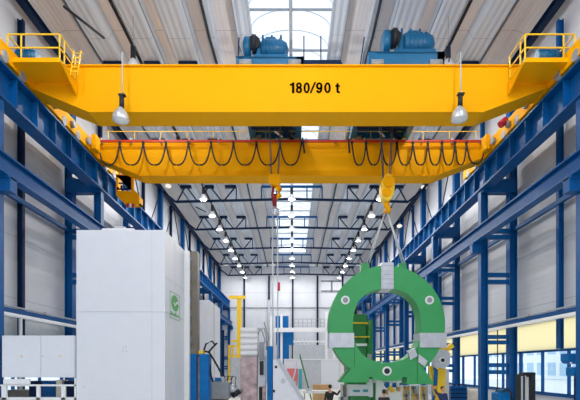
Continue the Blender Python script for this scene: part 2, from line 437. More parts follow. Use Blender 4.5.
# round lamps on top of the columns
for q, (x, y, Y) in enumerate(((168, 186, 44), (424, 187, 44), (399.5, 226, 53), (75, 176, 26.3), (451, 198.5, 35))):
    p = P(x, y, Y)
    t = thing('wall_lamp', ['round white lamp on the head of the left column behind the crane', 'round white lamp on the head of the right column behind the crane',
              'small round lamp on the next right column head, farther back', 'round white lamp under the left runway beam', 'round white lamp under the right runway beam'][q], 'lamp', p)
    r = .32 if q < 3 else .16
    MB().ball(p, r, r, r*.62, 12).build('globe', 'glow', t)
    MB().cyl(p+Vector((0, 0, r*.5)), p+Vector((0, 0, r*.5+.2)), .1, 8).build('mount', 'grey', t)

# ------------------------------------------------------------------ the big crane
crane = thing('overhead_crane', 'huge yellow double girder overhead crane marked 180/90 t spanning the hall', 'crane', (CX, 22, Z(11.9)))
gp = [(-12.1,13.07),(12.0,13.07),(11.15,12.2),(8.25,11.1),(-8.85,11.1),(-11.5,12.2)]
def girder(y0, y1):
    b = MB().prism([[(x, Z(z)) for x, z in gp]], y0+.1, y1-.1)
    g = b.build('girder', 'yellow', crane)
    f = MB(); pts = [(-11.5,12.2),(-8.85,11.1),(8.25,11.1),(11.15,12.2)]
    for (xa, za), (xb, zb) in zip(pts, pts[1:]):
        f.add([(xa, y0, Z(za)), (xb, y0, Z(zb)), (xb, y1, Z(zb)), (xa, y1, Z(za)), (xa, y0, Z(za-.05)), (xb, y0, Z(zb-.05)), (xb, y1, Z(zb-.05)), (xa, y1, Z(za-.05))],
              [(0,1,2,3),(7,6,5,4),(0,4,5,1),(2,6,7,3),(1,5,6,2),(3,7,4,0)])
    f.build('bottom_flange', 'yellow', g)
    MB().box(-12.1, 12.0, y0, y1, Z(13.07), Z(13.12)).build('top_flange', 'yellow', g)
    MB().box(-11.0, 11.0, (y0+y1)/2-.06, (y0+y1)/2+.06, Z(13.12), Z(13.3)).build('trolley_rail', 'grey', g)
    return g
g1 = girder(19.5, 20.65); g2 = girder(26.0, 27.1)
# the lettering
L = MB(); YT = 19.575
def G(u, v): p = P(285+u/9.667, 75+v/9.667, 19.57); return (p.x, p.z)
def ell(cx, cy, rx, ry, n=28): return [G(cx+rx*math.cos(2*PI*k/n), cy+ry*math.sin(2*PI*k/n)) for k in range(n)]
def glyph(*loops): L.prism(list(loops), YT, 19.602)
T0, T1 = 70, 172
glyph([G(67,T1),G(67,98),G(46,98),G(46,85),G(58,83),G(68,78),G(72,T0),G(91,T0),G(91,T1)])
glyph(ell(135,97,28,27), ell(135,97,10,12)); glyph(ell(135,143,31,29), ell(135,143,11,14))
glyph(ell(210,121,31,51), ell(210,121,11,35))
glyph([G(238,T1),G(284,T0-4),G(301,T0-4),G(255,T1)])
glyph(ell(331,104,31,34), ell(331,103,11,18))
nine = [G(342,100), G(362,104), G(362,122), G(359,146), G(350,163), G(336,172), G(320,172), G(307,163), G(301,148), G(320,145), G(325,155), G(332,155), G(339,147), G(342,130)]
glyph(nine)
glyph(ell(411,121,32,51), ell(411,121,12,35))
glyph([G(498,97),G(498,80),G(518,76),G(518,97),G(531,97),G(531,111),G(518,111),G(518,150),G(523,157),G(531,157),G(531,171),G(512,172),G(501,165),G(498,152),G(498,111),G(487,111),G(487,97)])
lt = L.build('lettering', 'ink', g1); lt['label'] = 'black lettering 180/90 t'

# end trucks with wheels
for sd in (-1, 1):
    x = CX+sd*11.42
    b = MB()
    prof = [(15.6,12.05),(15.6,12.4),(16.6,12.65),(19.3,12.75),(20.8,12.7),(25.8,12.75),(26.2,13.1),(27.1,13.1),(29.2,12.6),(29.2,12.15),(27.5,12.05),(20.5,12.05)]
    vs = [(x+s, y, Z(z)) for s in (-.27, .27) for y, z in prof]; n = len(prof)
    b.add(vs, [tuple(range(n)), tuple(range(n, 2*n))[::-1]] + [(i, (i+1)%n, n+(i+1)%n, n+i) for i in range(n)])
    e = b.build('end_truck', 'yellow', crane)
    for y in (16.4, 17.6, 18.8, 22.2, 23.6, 27.2, 28.4):
        MB().cyl((x-.29, y, Z(12.2)), (x+.29, y, Z(12.15)), .22, 20).build('wheel', 'grey', e)
    for y in (21.2, 22.9, 24.6): 
        MB().cyl((x-sd*.45, y, Z(12.35)), (x-sd*.27, y, Z(12.35)), .17, 14).build('axle_cap', 'grey', e)
    MB().box(x-sd*.5-.12, x-sd*.5+.12, 24.9, 25.5, Z(12.1), Z(12.9)).build('junction_box', 'yellow', e)
    MB().cyl((x, 15.25, Z(12.75)), (x, 15.65, Z(12.75)), .2, 16).build('buffer', 'black', e)
    c = (x+sd*.3-(0), 18.9, 0)
    m = MB(); xm = P(30, 58, 18.9).x if sd < 0 else P(548, 58, 18.9).x
    m.cyl((xm-.5, 18.9, Z(13.0)), (xm+.35, 18.9, Z(13.0)), .26, 16)
    for q in range(7): m.cyl((xm-.42+q*.1, 18.9, Z(13.0)), (xm-.4+q*.1, 18.9, Z(13.0)), .3, 16)
    m.box(xm-.4, xm+.3, 18.7, 19.1, Z(12.6), Z(12.8))
    m.build('travel_motor', 'tblue', crane)
MB().cyl(P(500, 125, 23), P(506, 120, 23), .18, 10).build('warning_lamp', 'red2', crane)

# platforms with railings at both girder ends
for sd in (-1, 1):
    if sd < 0: xa, xb = -11.5, -9.4; fx0, fx1 = -11.5, -9.4
    else: xa, xb = 9.35, 11.35
    zf = 12.28
    pf = MB().box(xa, xb, 18.1, 19.5, Z(zf), Z(zf+.09)).box(xa, xb, 18.06, 18.1, Z(zf-.04), Z(zf+.14)).build('platform', 'yellow', crane)
    for x in (xa, xb):
        b = MB(); b.add([(x-.03, 19.5, Z(zf)), (x-.03, 19.5, Z(zf-.5)), (x-.03, 18.3, Z(zf)), (x+.03, 19.5, Z(zf)), (x+.03, 19.5, Z(zf-.5)), (x+.03, 18.3, Z(zf))], [(0,1,2),(3,5,4),(0,3,4,1),(1,4,5,2),(0,2,5,3)])
        b.build('gusset', 'yellow', pf)
    r = MB(); w = .045
    for z in (zf+1.12, zf+.58, zf+.12):
        ex = (-.0)
        r.bar((xa, 18.13, Z(z)), (xb, 18.13, Z(z)), w)
        for x in (xa, xb): r.bar((x, 18.13, Z(z)), (x, 19.5, Z(z)), w)
    for x in (xa, xa+.55 if sd < 0 else xb-.45, xb): r.bar((x, 18.13, Z(zf)), (x, 18.13, Z(zf+1.12)), w)
    for x in (xa, xb): r.bar((x, 19.4, Z(zf)), (x, 19.4, Z(zf+1.12)), w)
    for q in (0,): r.bar((xb if sd < 0 else xa, 18.5, Z(zf+.1)), (xb if sd < 0 else xa, 18.5, Z(zf+1.12)), w)
    r.build('railing', 'yellow2', pf)
    if sd < 0:   # short ladder beside the left platform
        l = MB()
        for x in (-9.3, -9.0): l.bar((x, 18.8, Z(zf-.1)), (x-.1, 19.3, Z(zf+1.3)), .04)
        for q in range(5): l.bar((-9.32, 18.85+q*.1, Z(zf+.1+q*.26)), (-8.98, 18.85+q*.1, Z(zf+.1+q*.26)), .035)
        l.build('ladder', 'yellow2', pf)
# handrail along the rear girder, festoon rail and looping cables
h = MB().bar((-10.9, 26.06, Z(13.64)), (10.8, 26.06, Z(13.64)), .03)
for i in range(15): h.bar((-10.7+i*1.52, 26.06, Z(13.25)), (-10.7+i*1.52, 26.06, Z(13.64)), .03)
h.build('handrail', 'yellow2', crane)
zr = (367-141.2)*25.8/450
fr = MB().box(P(93,0,25.8).x, P(490,0,25.8).x, 25.76, 25.84, Z(zr-.06), Z(zr+.06)).build('festoon_rail', 'red', crane)
b = MB()
for i in range(14): xx = P(101+i*29.3, 0, 25.8).x; b.box(xx-.03, xx+.03, 25.8, 26.1, Z(zr-.02), Z(zr+.2))
b.build('rail_bracket', 'lgrey', fr)
Lx = [98,119.7,143.2,166,188.5,211,233.5,256.5,280,301.5]; Rx = [352,366,381.5,397,413,428,442,455,466.5,486]
for xs_ in (Lx, Rx):
    for i, (a, c) in enumerate(zip(xs_, xs_[1:])):
        p, q = P(a, 143, 25.7), P(c, 143, 25.7); wdt = q.x-p.x; dep = (165-143)*25.7/450
        if xs_ is Rx and i == 8: q.z += .15
        pts = []
        for k in range(17):
            u = k/16; v = 2*u-1
            bul = .06*wdt*math.sin(PI*2*u)*(-1)
            pts.append(p.lerp(q, u) + Vector((bul*.6, 0, -dep*(1-abs(v)**2.6))))
        MB().tube(pts, .045, 6).build('cable_loop', 'dark', crane)
for x in (98,119.7,143.2,166,188.5,211,233.5,256.5,280,301.5,352,366,381.5,397,413,428,442,455,466.5):
    p = P(x, 143, 25.75); MB().box(p.x-.06, p.x+.06, 25.68, 25.82, p.z-.06, p.z+.1).build('cable_trolley', 'dark', fr)
for x0 in (303.5, 349.5):
    MB().bar(P(x0-1, 138, 25.6), P(x0+1 if x0 < 320 else x0, 153, 25.6), .09).build('tow_arm', 'black', crane)
# red end bracket left
MB().tube([P(94, 141, 25.8), P(98, 143, 25.8), P(94, 152, 25.9)], .04, 6).build('end_stop', 'red', crane)

# maintenance cab hanging under the left end
cab = MB()
A, B_ = P(113, 172, 26.8), P(137, 205, 26.8)
x0, x1, z0, z1 = A.x, B_.x, B_.z, A.z
wx0, wx1 = P(115.5, 0, 27.2).x, P(131, 0, 27.2).x; wz0, wz1 = P(0, 190.5, 27.2).z, P(0, 174, 27.2).z
xr = P(139, 0, 27.2).x; xo_ = P(133.5, 0, 27.2).x
pt = [(x0, z1), (xr, z1), (xr, z1-.12), (xo_, z1-.25), (xo_, wz0+.1), (xr, wz0-.25), (xr, z0+.25), (x0+.5, z0+.25), (x0, z0+.75)]
cb = MB().prism([pt, [(wx0, wz0), (wx1, wz0), (wx1, wz1), (wx0, wz1)]], 27.25, 27.35).box(x0, x0+.08, 27.35, 27.9, z0+.75, z1).box(x0+.5, xr, 27.35, 27.9, z0+.25, z0+.33).box(xr-.08, xr, 27.35, 27.9, z0+.25, wz0-.3).build('cab', 'yellow', crane)
w = MB()
for i in range(3): xx = wx0+(wx1-wx0)*(.5+i*.25); w.box(xx-.025, xx+.025, 27.28, 27.32, wz0, wz1-.05)
for i in range(3): zz = wz0+(wz1-wz0)*(.12+i*.36); w.box(wx0+.05+i*.1, wx1, 27.28, 27.32, zz-.04, zz+.04)
for i in range(4): w.box(wx0+.05+i*.2, wx0+.17+i*.2, 27.3, 27.36, wz0+.1, wz0+.25+(i%2)*.1)
w.build('window_bars', 'dblue', cb)
MB().bar((x0+.15, 27.6, z1), (x0+.15, 27.1, Z(12.2)), .1).bar((x1-.15, 27.6, z1), (x1-.15, 27.1, Z(12.2)), .1).build('hanger', 'yellow2', cb)
for i, x in enumerate((127.5, 130.5, 133)):
    p = P(x, 205.5, 27.3); MB().ball(p, .09, .09, .14, 8).build('signal_lamp', 'red2' if i % 2 == 0 else 'white2', cb)
# small equipment on girder top near the ends of the span
# spot lamps hanging on the front girder
for q, (x, yt, yb) in enumerate(((120.8, 62, 123), (459.3, 62, 122))):
    Yl = 19.05; p = P(x, yb-1, Yl); r = 8*Yl/450
    t = thing('crane_lamp', 'large silvery bowl lamp hanging in front of the %s end of the yellow girder' % ('left' if q == 0 else 'right'), 'lamp', p)
    MB().cyl(p+Vector((.06, 0, 1.1)), (p.x+.06, Yl, Z(13.3)), .028, 8).bar((p.x+.06, Yl, Z(13.3)), (p.x+.06, 19.6, Z(13.3)), .06).build('hanging_rod', 'lgrey', t)
    MB().cyl(p+Vector((.04, 0, .6)), p+Vector((.04, 0, 1.12)), .1, 12).box(p.x-.08, p.x+.2, Yl-.1, Yl+.1, p.z+1.1, p.z+1.16).build('ballast', 'dark', t)
    sh = MB().lathe(p, [(r, .05), (r*1.02, .12), (r*.93, .28), (r*.72, .42), (r*.42, .54), (r*.3, .6), (0, .61)], 24)
    sh.build('shade', 'alu', t)
    MB().lathe(p, [(r*.98, .06), (r*.6, -.02), (0, -.05)], 20).build('lens', 'shade', t)

# ------------------------------------------------------------------ trolleys
def motor(b, c, L, r, ax=0):
    a = Vector((1,0,0)) if ax == 0 else Vector((0,1,0))
    b.cyl(c-a*L/2, c+a*L/2, r, 18)
    n = int(L/.12)
    for i in range(n): q = c-a*L/2+a*(i+.5)*L/n; b.cyl(q-a*.02, q+a*.02, r*1.08, 18)
    b.cyl(c+a*L/2, c+a*(L/2+.12), r*.8, 18)
def trolley(x0, x1, ztop, label, mx0, mx1, mz1, walk=None):
    t = thing('crane_trolley', label, 'crane trolley', ((x0+x1)/2, 23, Z(13.35)))
    y0, y1 = 20.0, 26.7
    d = MB().box(x0, x1, y0, y0+.3, Z(13.42), Z(ztop)).box(x0, x1, y1-.3, y1, Z(13.42), Z(ztop)).box(x0, x0+.35, y0, y1, Z(13.42), Z(ztop)).box(x1-.35, x1, y0, y1, Z(13.42), Z(ztop))
    d.box(x0, x1, y0, y1, Z(ztop-.1), Z(ztop-.02)); d.build('frame', 'tblue', t, bevel=.02)
    for x in (x0+.4, x1-.4):
        for y in (20.08, 26.55): MB().cyl((x-.28, y, Z(13.5)), (x+.28, y, Z(13.5)), .0 + .2, 16).build('wheel', 'grey', t)
    H = mz1-ztop; cx = (mx0+mx1)/2
    MB().box(mx0+.5, mx1, 20.6, 21.5, Z(ztop), Z(ztop+.35*H)).build('machine_base', 'tblue', t, bevel=.03)
    b = MB(); L_ = mx1-mx0; zc = Z(ztop+.6*H); b.tube([(mx0+.4*L_, 21, zc), (mx0+.42*L_, 21, zc), (mx0+.86*L_, 21, zc), (mx0+.95*L_, 21, zc-.03), (mx1+.02, 21, zc-.05)], [H*.2, H*.3, H*.3, H*.24, H*.1], 16)
    for i in range(5): q = mx0+(.48+i*.085)*L_; b.cyl((q-.03, 21, zc), (q+.03, 21, zc), H*.325, 16)
    b.box(mx0+.5*L_, mx0+.72*L_, 20.85, 21.15, zc+H*.25, zc+H*.37); b.build('hoist_motor', 'tblue', t)
    b = MB().box(mx0+.3*L_, mx0+.4*L_, 20.7, 21.3, Z(ztop+.25*H), Z(ztop+.8*H)).build('gearbox', 'tblue', t, bevel=.04)
    b = MB().tube([(mx0-.02, 21, Z(ztop+.66*H)), (mx0+.06, 21, Z(ztop+.66*H)), (mx0+.3, 21, Z(ztop+.66*H)), (mx0+.36, 21, Z(ztop+.66*H))], [H*.2, H*.32, H*.32, H*.22], 18); b.build('brake', 'tblue', t)
    b = MB().cyl((mx0+.42, 20.75, Z(ztop+.68*H)), (mx0+.6, 20.75, Z(ztop+.68*H)), H*.26, 16).cyl((mx0+.5, 20.6, Z(ztop+.7*H)), (mx0+.5, 20.75, Z(ztop+.7*H)), H*.2, 12)
    b.build('coupling', 'dark', t)
    b = MB()
    for i in range(3): b.cyl((mx0+.9+i*.42, 20.9, Z(ztop+.9*H)), (mx0+.9+i*.42, 20.9, Z(ztop+1.03*H)), .05, 8)
    b.build('eye_bolt', 'tblue', t)
    b = MB(); b.cyl((x0+.3, 23.6, Z(ztop+.15)), (x1-.3, 23.6, Z(ztop+.15)), .42, 20); b.build('rope_drum', 'grey', t)
    MB().box(x0+.2, x1-.5, 22.2, 25.2, Z(13.3), Z(13.45)).bar((x0+1.9, 24.9, Z(13.28)), (x1-.5, 26.2, Z(13.28)), .25, .08).build('underside_plate', 'dblue', t)
    MB().bar((x0+1.5, 25.3, Z(13.25)), (x0+1.9, 25.9, Z(13.25)), .1, .05).build('lamp_tube', 'white2', t)
    if walk:
        MB().box(x1, walk, 20.1, 20.7, Z(13.42), Z(13.72)).build('walkway', 'dblue', t)
        r = MB()
        MB().bar((x1+.02, 20.2, Z(13.7)), (x1+.02, 20.2, Z(14.85)), .05).build('post', 'dblue', t); MB().bar((walk-.9, 20.2, Z(13.7)), (walk-.9, 20.2, Z(14.85)), .05).build('post', 'dblue', t)
        r.bar((x0+.05, 20.2, Z(13.7)), (x0+.1, 20.2, Z(14.8)), .05).bar((x0+.05, 20.2, Z(14.6)), (x0+.3, 20.2, Z(13.8)), .03)
        r.build('aerial_frame', 'dblue', t)
    else:
        r = MB().bar((x0-.35, 20.2, Z(13.4)), (x0-.15, 20.2, Z(14.8)), .05).bar((x0-.25, 20.2, Z(13.4)), (x0-.15, 20.2, Z(14.2)), .03)
        r.bar((x1-.2, 20.2, Z(13.7)), (x1+.3, 20.2, Z(14.6)), .05).bar((x1+.3, 20.2, Z(14.6)), (x1+.25, 20.2, Z(13.7)), .04)
        r.build('aerial_frame', 'dblue', t)
    return t
trolley(-2.52, .47, 13.8, 'blue crane trolley with hoist motor beside the skylight, left of the lettering', -2.3, -.25, 15.35, walk=2.15)
trolley(3.35, 6.75, 14.02, 'blue crane trolley with larger hoist motor, right of the lettering', 4.15, 6.55, 15.65)

# hook blocks and their ropes
YH = 23.9
def tri(name, lab, cat, p): return thing(name, lab, cat, p)
t = thing('hook_block', 'small yellow hook block hanging from the left trolley with a red sling', 'hook', P(275, 190, YH))
for x, xb in ((268.7, 271), (269.9, 272), (280.5, 277.5), (281.3, 278.5)):
    MB().cyl(P(x, 120, YH), P(xb, 178, YH), .022, 6).build('rope', 'rope', t)
pts = [(269.5,176),(280,176),(280.5,182),(279,188),(271.5,186),(269,182)]
MB().prism([[(P(a,b,YH).x, P(a,b,YH).z) for a, b in pts]], YH-.25, YH+.25).build('block', 'yellow', t, bevel=.03)
MB().tube([P(276.5,186,YH), P(279.5,190,YH), P(279.5,195,YH), P(276,198,YH), P(272.8,196,YH)], [.16,.16,.15,.12,.05], 10).build('hook', 'yellow', t)
t = thing('sling', 'red sling with grey shackle and two long pale ropes below the small yellow hook', 'sling', P(275, 230, YH-.1))
MB().tube([P(273.3,187,YH), P(272.3,195,YH), P(274.5,207,YH)], .07, 8).tube([P(275.3,194,YH-.1), P(275,207,YH)], .09, 8).build('red_strap', 'darkred', t)
MB().tube([P(272.5,215,YH), P(272.3,210,YH), P(275,206.5,YH), P(277.7,210,YH), P(277.6,215,YH)], .1, 8).tube([P(272.5,214,YH), P(277.6,214,YH)], .1, 8).build('shackle', 'steel', t)
for x in (272.6, 277.6): MB().cyl(P(x, 215, YH), P(x+.4, 398, YH), .035, 6).build('rope', 'alu', t)
p = P(279, 287, YH-.1); MB().box(p.x-.06, p.x+.06, YH-.2, YH-.05, P(0,291,YH).z, P(0,283,YH).z).build('tag', 'red2', t)
t = thing('hook_block', 'large rounded yellow hook block hanging above the green ring', 'hook', P(386.5, 190, YH))
for x, xb in ((379.3, 383), (381, 384), (391.6, 389), (393, 390.5)):
    MB().cyl(P(x, 120, YH), P(xb, 182, YH), .028, 6).build('rope', 'rope', t)
pts = []
for k in range(24):
    a = 2*PI*k/24; c = P(386.8, 189.5, YH); pts.append((c.x+.36*math.cos(a)+.03*math.sin(a), c.z+.72*math.sin(a)))
MB().prism([pts], YH-.3, YH+.3).build('block', 'yellow2', t, bevel=.05)
for dy in (-.34, .34):
    c = P(387.5, 184, YH); MB().cyl((c.x, YH+dy-.05, c.z), (c.x, YH+dy+.05, c.z), .3, 20).cyl((c.x-.1, YH+dy-.05, c.z-.55), (c.x-.1, YH+dy+.05, c.z-.55), .22, 20).build('sheave', 'yellow', t)
MB().tube([P(386.5,200,YH), P(386.8,207,YH), P(389,209.5,YH), P(388.5,213,YH), P(385,213,YH), P(383.8,209.5,YH)], [.16,.15,.13,.12,.09,.05], 10).build('hook', 'yellow', t)
t = thing('lifting_sling', 'pale rope slings from the large hook down to the green ring', 'sling', P(386.5, 235, YH))
YR = 23.5
for x, y in ((366.5,264),(369,264),(402.5,264),(405,264)):
    MB().tube([P(386.3+(1 if x > 380 else -1)*.8, 211, YH), P(x, y, YR+.5)], .04, 6).build('rope', 'lgrey', t)

# ------------------------------------------------------------------ the green ring casting
ring = thing('ring_casting', 'big green ring casting with machined steel pads hanging from the crane slings', 'casting', P(387, 384, YR))
C0 = (387, 324.0)
def W(x, y): p = P(x, y, YR); return (p.x, p.z)
out = [(369,382.5),(340,382.5),(351.5,368)]
a0 = math.atan2(42, -35.5); a1 = math.atan2(41, 36.5)
for k in range(61):
    a = a0 + (a1+2*PI-a0)*k/60; out.append((C0[0]+58.2*math.cos(a), C0[1]+58.5*math.sin(a)))
out += [(423.5,368),(434.5,384),(407,384.5),(407,377),(403,377),(401,380.5),(388,381),(373,379.5),(372,377),(369,377)]
sq = lambda v: math.copysign(abs(v)**.84, v)
hole = [(387+34*sq(math.cos(2*PI*k/64)), 325.6+36.8*sq(math.sin(2*PI*k/64))) for k in range(64)]
rb = MB().prism([[W(*p) for p in out], [W(*p) for p in hole]], YR, YR+1.15); body = rb.build('ring_body', 'green', ring, bevel=.02)
def pad(x0, x1, y0, y1, n, vert, d=.07):
    (X0, Z1), (X1, Z0) = W(x0, y0), W(x1, y1)
    b = MB().box(X0, X1, YR-d, YR+1.15+d, Z0, Z1)
    for i in range(n):
        if vert: q = X0+(X1-X0)*(i+.5)/n; b.box(q-.05, q+.05, YR-d-.035, YR-d, Z0, Z1)
        else: q = Z0+(Z1-Z0)*(i+.5)/n; b.box(X0, X1, YR-d-.035, YR-d, q-.05, q+.05)
    return b.build('machined_pad', 'steel', ring)
pad(329.2, 354, 333, 347.5, 5, True); pad(419.5, 446.3, 333, 347.5, 3, True); pad(381, 393.3, 262.8, 289, 6, False)
for x, y, r in ((345.3,300.2,4.3),(429.3,300.2,4.3),(386.8,371,4.6)):
    X_, Z_ = W(x, y); rr = r*YR/450
    MB().cyl((X_, YR-.06, Z_), (X_, YR+.02, Z_), rr, 24).build('boss', 'white2', ring)
    b = MB().cyl((X_, YR-.08, Z_), (X_, YR-.055, Z_), rr*.62, 20); o = b.build('bore', 'dark' if y > 350 else 'grey', ring)
for x in (344.6, 428.8): X_, Z_ = W(x, 302.3)
for x in (337.5, 417.5):
    (X0, Z1), (X1, Z0) = W(354.3 if x < 400 else 417, 348), W(354.9 if x < 400 else 417.7, 367 if x < 400 else 384)
    MB().box(X0, X1, YR-.015, YR+.01, Z0, Z1).build('weld_seam', 'dgreen', ring)
for x in (364, 368, 402, 406):
    X_, Z_ = W(x, 266); b = MB().prism([[(X_-.13, Z_-.25), (X_+.13, Z_-.25), (X_+.09, Z_+.22), (X_-.09, Z_+.22)]], YR+.3, YR+.7); b.build('lifting_lug', 'green', ring)
for (a, b_, c, d) in (((407,351),(414,348),(417,356),(410,360)), ((418,354),(427,361),(424,367),(417.5,362))):
    MB().prism([[W(*a), W(*b_), W(*c), W(*d)]], YR-.14, YR+.2).build('flange_plate', 'steel', ring, bevel=.015)
# dark joint edge of the notch
MB().prism([[W(336,349), W(351.5,368), W(340,382.5), W(338.8,382), W(349.5,368), W(334.8,348.5)]], YR+.1, YR+.9).build('notch_edge', 'dgreen', ring)

# ------------------------------------------------------------------ things around the ring
def pbox(b, x0, x1, y0, y1, Y, D):           # box from measured corners, depth D behind Y
    a, c = P(x0, y0, Y), P(x1, y1, Y); return b.box(a.x, c.x, Y, Y+D, max(c.z, 0), a.z)
YG = 27.5
t = thing('green_machine', 'green machine head on a stand seen through the left of the ring', 'machine', (P(360,0,YG).x, YG+.8, 0))
pbox(MB(), 347, 366, 323, 414, YG, 1.6).build('body', 'dgreen', t, bevel=.03)
pbox(MB(), 346, 367, 314, 323, YG-.05, 1.7).build('head', 'dgreen', t, bevel=.03)
pbox(MB(), 345, 368, 322.3, 323.6, YG-.2, 1.9).build('ledge', 'yellow2', t)
pbox(MB(), 345, 370, 336.3, 337.4, YG-.2, 1.9).build('ledge', 'yellow2', t)
pbox(MB(), 355, 367, 343.5, 346, YG-.25, .2).build('name_strip', 'white2', t)
a = P(370, 0, YG).x; MB().cyl((a, YG+.6, 0), (a, YG+.6, P(0, 319, YG).z), .28, 18).build('column', 'dgreen', t)
pbox(MB(), 352, 357, 305, 314, YG, .5).build('top_box', 'black', t)
pbox(MB(), 367.5, 371.5, 354, 372, YG-.3, .2).build('grey_rail', 'grey', t)

t = thing('control_cabinet', 'long white cabinet with blue-green print standing under the left foot of the ring', 'cabinet', (P(361,0,25.5).x, 25.7, 0))
pbox(MB(), 349, 373, 385, 396, 25.2, .8).build('body', 'white', t, bevel=.02)
pbox(MB(), 369, 373, 379, 397, 25.15, .9).build('end_post', 'white', t)
pbox(MB(), 353, 360, 390, 392, 25.17, .03).build('print', 'teal', t); pbox(MB(), 363, 368, 389.5, 392, 25.17, .03).build('print', 'teal', t)
pbox(MB(), 351, 371, 396, 414, 25.3, .7).build('green_base', 'dgreen', t)
t = thing('press_frame', 'off-white machine posts with colourful fittings beneath the ring centre', 'machine', (P(380,0,25).x, 25.5, 0))
pbox(MB(), 376, 384, 380, 412, 25.1, .8).build('post', 'white2', t, bevel=.02); pbox(MB(), 372.8, 376, 383, 412, 25.3, .3).build('post', 'dgreen', t)
pbox(MB(), 384, 402, 389, 412, 25.4, 1.2).build('body', 'white2', t, bevel=.03)
for i, (x, y, m) in enumerate(((386,382,'mblue'),(389,386,'yellow2'),(393,383,'mblue'),(391,388,'yellow2'),(397,387,'tan'),(385,390,'tan'),(396,382,'white2'))):
    pbox(MB(), x, x+3.4, y, y+4.5, 25.2+i*.02, .25).build('fitting', m, t, bevel=.02)
pbox(MB(), 376, 402, 380, 383, 25.7, .3).build('crosspiece', 'white2', t)
t = thing('parts_rack', 'cream rack of small yellow parts beneath the right foot of the ring', 'rack', (P(418,0,26).x, 26.5, 0))
pbox(MB(), 402, 429, 386, 412, 26.2, .8).build('panel', 'beige', t)
for x in (401.5, 410, 419, 428): pbox(MB(), x, x+1.2, 385, 412, 25.9, .15).build('upright', 'white2', t)
for y in (385.5, 394.5): pbox(MB(), 401.5, 429, y, y+1, 25.95, .3).build('shelf', 'lgrey', t)
for i in range(14):
    x = 403+(i%7)*3.6; y = 388+(i//7)*7+random.random()
    a = P(x, y, 25.9); MB().cyl((a.x, 25.95, a.z), (a.x, 26.2, a.z), .09, 10).bar((a.x, 26.05, a.z), (a.x+.05, 26.05, a.z-.28), .07).build('part', ['yellow2', 'tan', 'yellow2', 'brown', 'lgrey'][i % 5], t)
t = thing('clamping_arm', 'yellow arm with grey hexagonal plate standing right of the ring', 'machine', (P(440,0,26).x, 26, 0))
X_ = lambda x, y, Y=25.6: (P(x,y,Y).x, P(x,y,Y).z)
MB().prism([[X_(437,350), X_(445,349.5), X_(449.5,354), X_(449,364), X_(444,368.5), X_(435,368), X_(432,361)]], 25.4, 25.8).build('hexagonal_plate', 'steel', t, bevel=.03)
a = X_(440.5, 360.3); MB().cyl((a[0], 25.3, a[1]), (a[0], 25.42, a[1]), .18, 20).build('boss', 'white2', t); MB().cyl((a[0]+.03, 25.27, a[1]), (a[0]+.03, 25.32, a[1]), .11, 16).build('bore', 'black', t)
MB().bar(P(443, 337, 26.2), P(441, 352, 26.2), .35, .3).build('upper_arm', 'yellow2', t); MB().bar(P(452, 345, 26.4), P(446, 350, 26.3), .25).build('side_arm', 'yellow2', t)
MB().bar(P(441, 368, 26.1), P(439, 413, 26.1), .42, .4).build('post', 'yellow2', t)
MB().bar(P(430, 366, 26.3), P(436, 395, 26.3), .3, .2).build('brace', 'yellow2', t)
MB().cyl(P(436, 369, 25.7), P(435, 386, 25.7), .11, 12).build('cylinder', 'mblue', t)
pbox(MB(), 444, 449, 369, 412, 26.6, .3).build('pale_panel', 'lgrey', t)

# ------------------------------------------------------------------ tall white enclosure on the left
Y1 = 17.0; xa, xb = P(76.5,0,Y1).x, P(165,0,Y1).x; zt = P(0,230,Y1).z
enc = thing('machine_enclosure', 'tall white sheet metal machine enclosure with green emblem', 'machine enclosure', ((xa+xb)/2, Y1+1.5, 0))
zs = P(0, 312, Y1).z
MB().box(xa, xb, Y1, 20.0, 0, zs-.012).box(xa, xb, Y1, 20.0, zs+.012, zt).box(xa+.03, xb-.03, Y1+.03, 19.95, zs-.02, zs+.02).build('shell', 'white', enc)
xs_ = P(97.5,0,Y1).x
for y0, y1_ in ((Y1-.006, Y1),): MB().box(xb-.5, xb-.49, Y1-.004, Y1, 0, zt).build('panel_seam', 'lgrey', enc)
MB().box(xb, xb+.004, 18.4, 18.415, 0, zt).build('panel_seam', 'lgrey', enc)
MB().box(xb, xb+.004, Y1, 20.0, P(0,277,Y1).z, P(0,277,Y1).z+.015).build('panel_seam', 'lgrey', enc)
for (x, y) in ((124,348),(126,346.5),(126.5,351),(123,351),(84,387)):
    p = P(x, y, Y1); MB().cyl((p.x, Y1-.01, p.z), (p.x, Y1, p.z), .018, 8).build('screw', 'grey', enc)
# emblem on the side: green rounded sign with white curl, lettering bar under it
yl, yr = 450*(-xb)/(293-170.0), 450*(-xb)/(293-179.5)
zc0, zc1 = (367-317)*17.6/450+H0, (367-291.5)*17.9/450+H0
e = MB(); 
def rr(y0, y1, z0, z1, r, x, n=5):
    pts = []
    for cy, cz, s in ((y1-r, z1-r, 0), (y0+r, z1-r, 1), (y0+r, z0+r, 2), (y1-r, z0+r, 3)):
        for k in range(n+1): a = PI/2*(s+k/n); pts.append((x, cy+r*math.cos(a), cz+r*math.sin(a)))
    return pts
fr_ = MB()
for (p0, p1) in (((yl, zc0), (yr, zc0)), ((yl, zc1), (yr, zc1)), ((yl, zc0), (yl, zc1)), ((yr, zc0), (yr, zc1))):
    fr_.bar((xb+.006, p0[0], p0[1]), (xb+.006, p1[0], p1[1]), .012, .02)
fr_.build('emblem_outline', 'logo', enc)
ym, zm = (yl+yr)/2, zc0+(zc1-zc0)*.62; ry = (yr-yl)*.36
e.add([(xb+.008, ym+ry*1.1*math.cos(2*PI*k/24), zm+.33*math.sin(2*PI*k/24)) for k in range(24)], [tuple(range(24))])
e.build('emblem', 'logo', enc)
cur = [(xb+.012, ym+ry*.9-ry*1.3*k/8, zm+.09*math.sin(k/8*2*PI)) for k in range(9)]
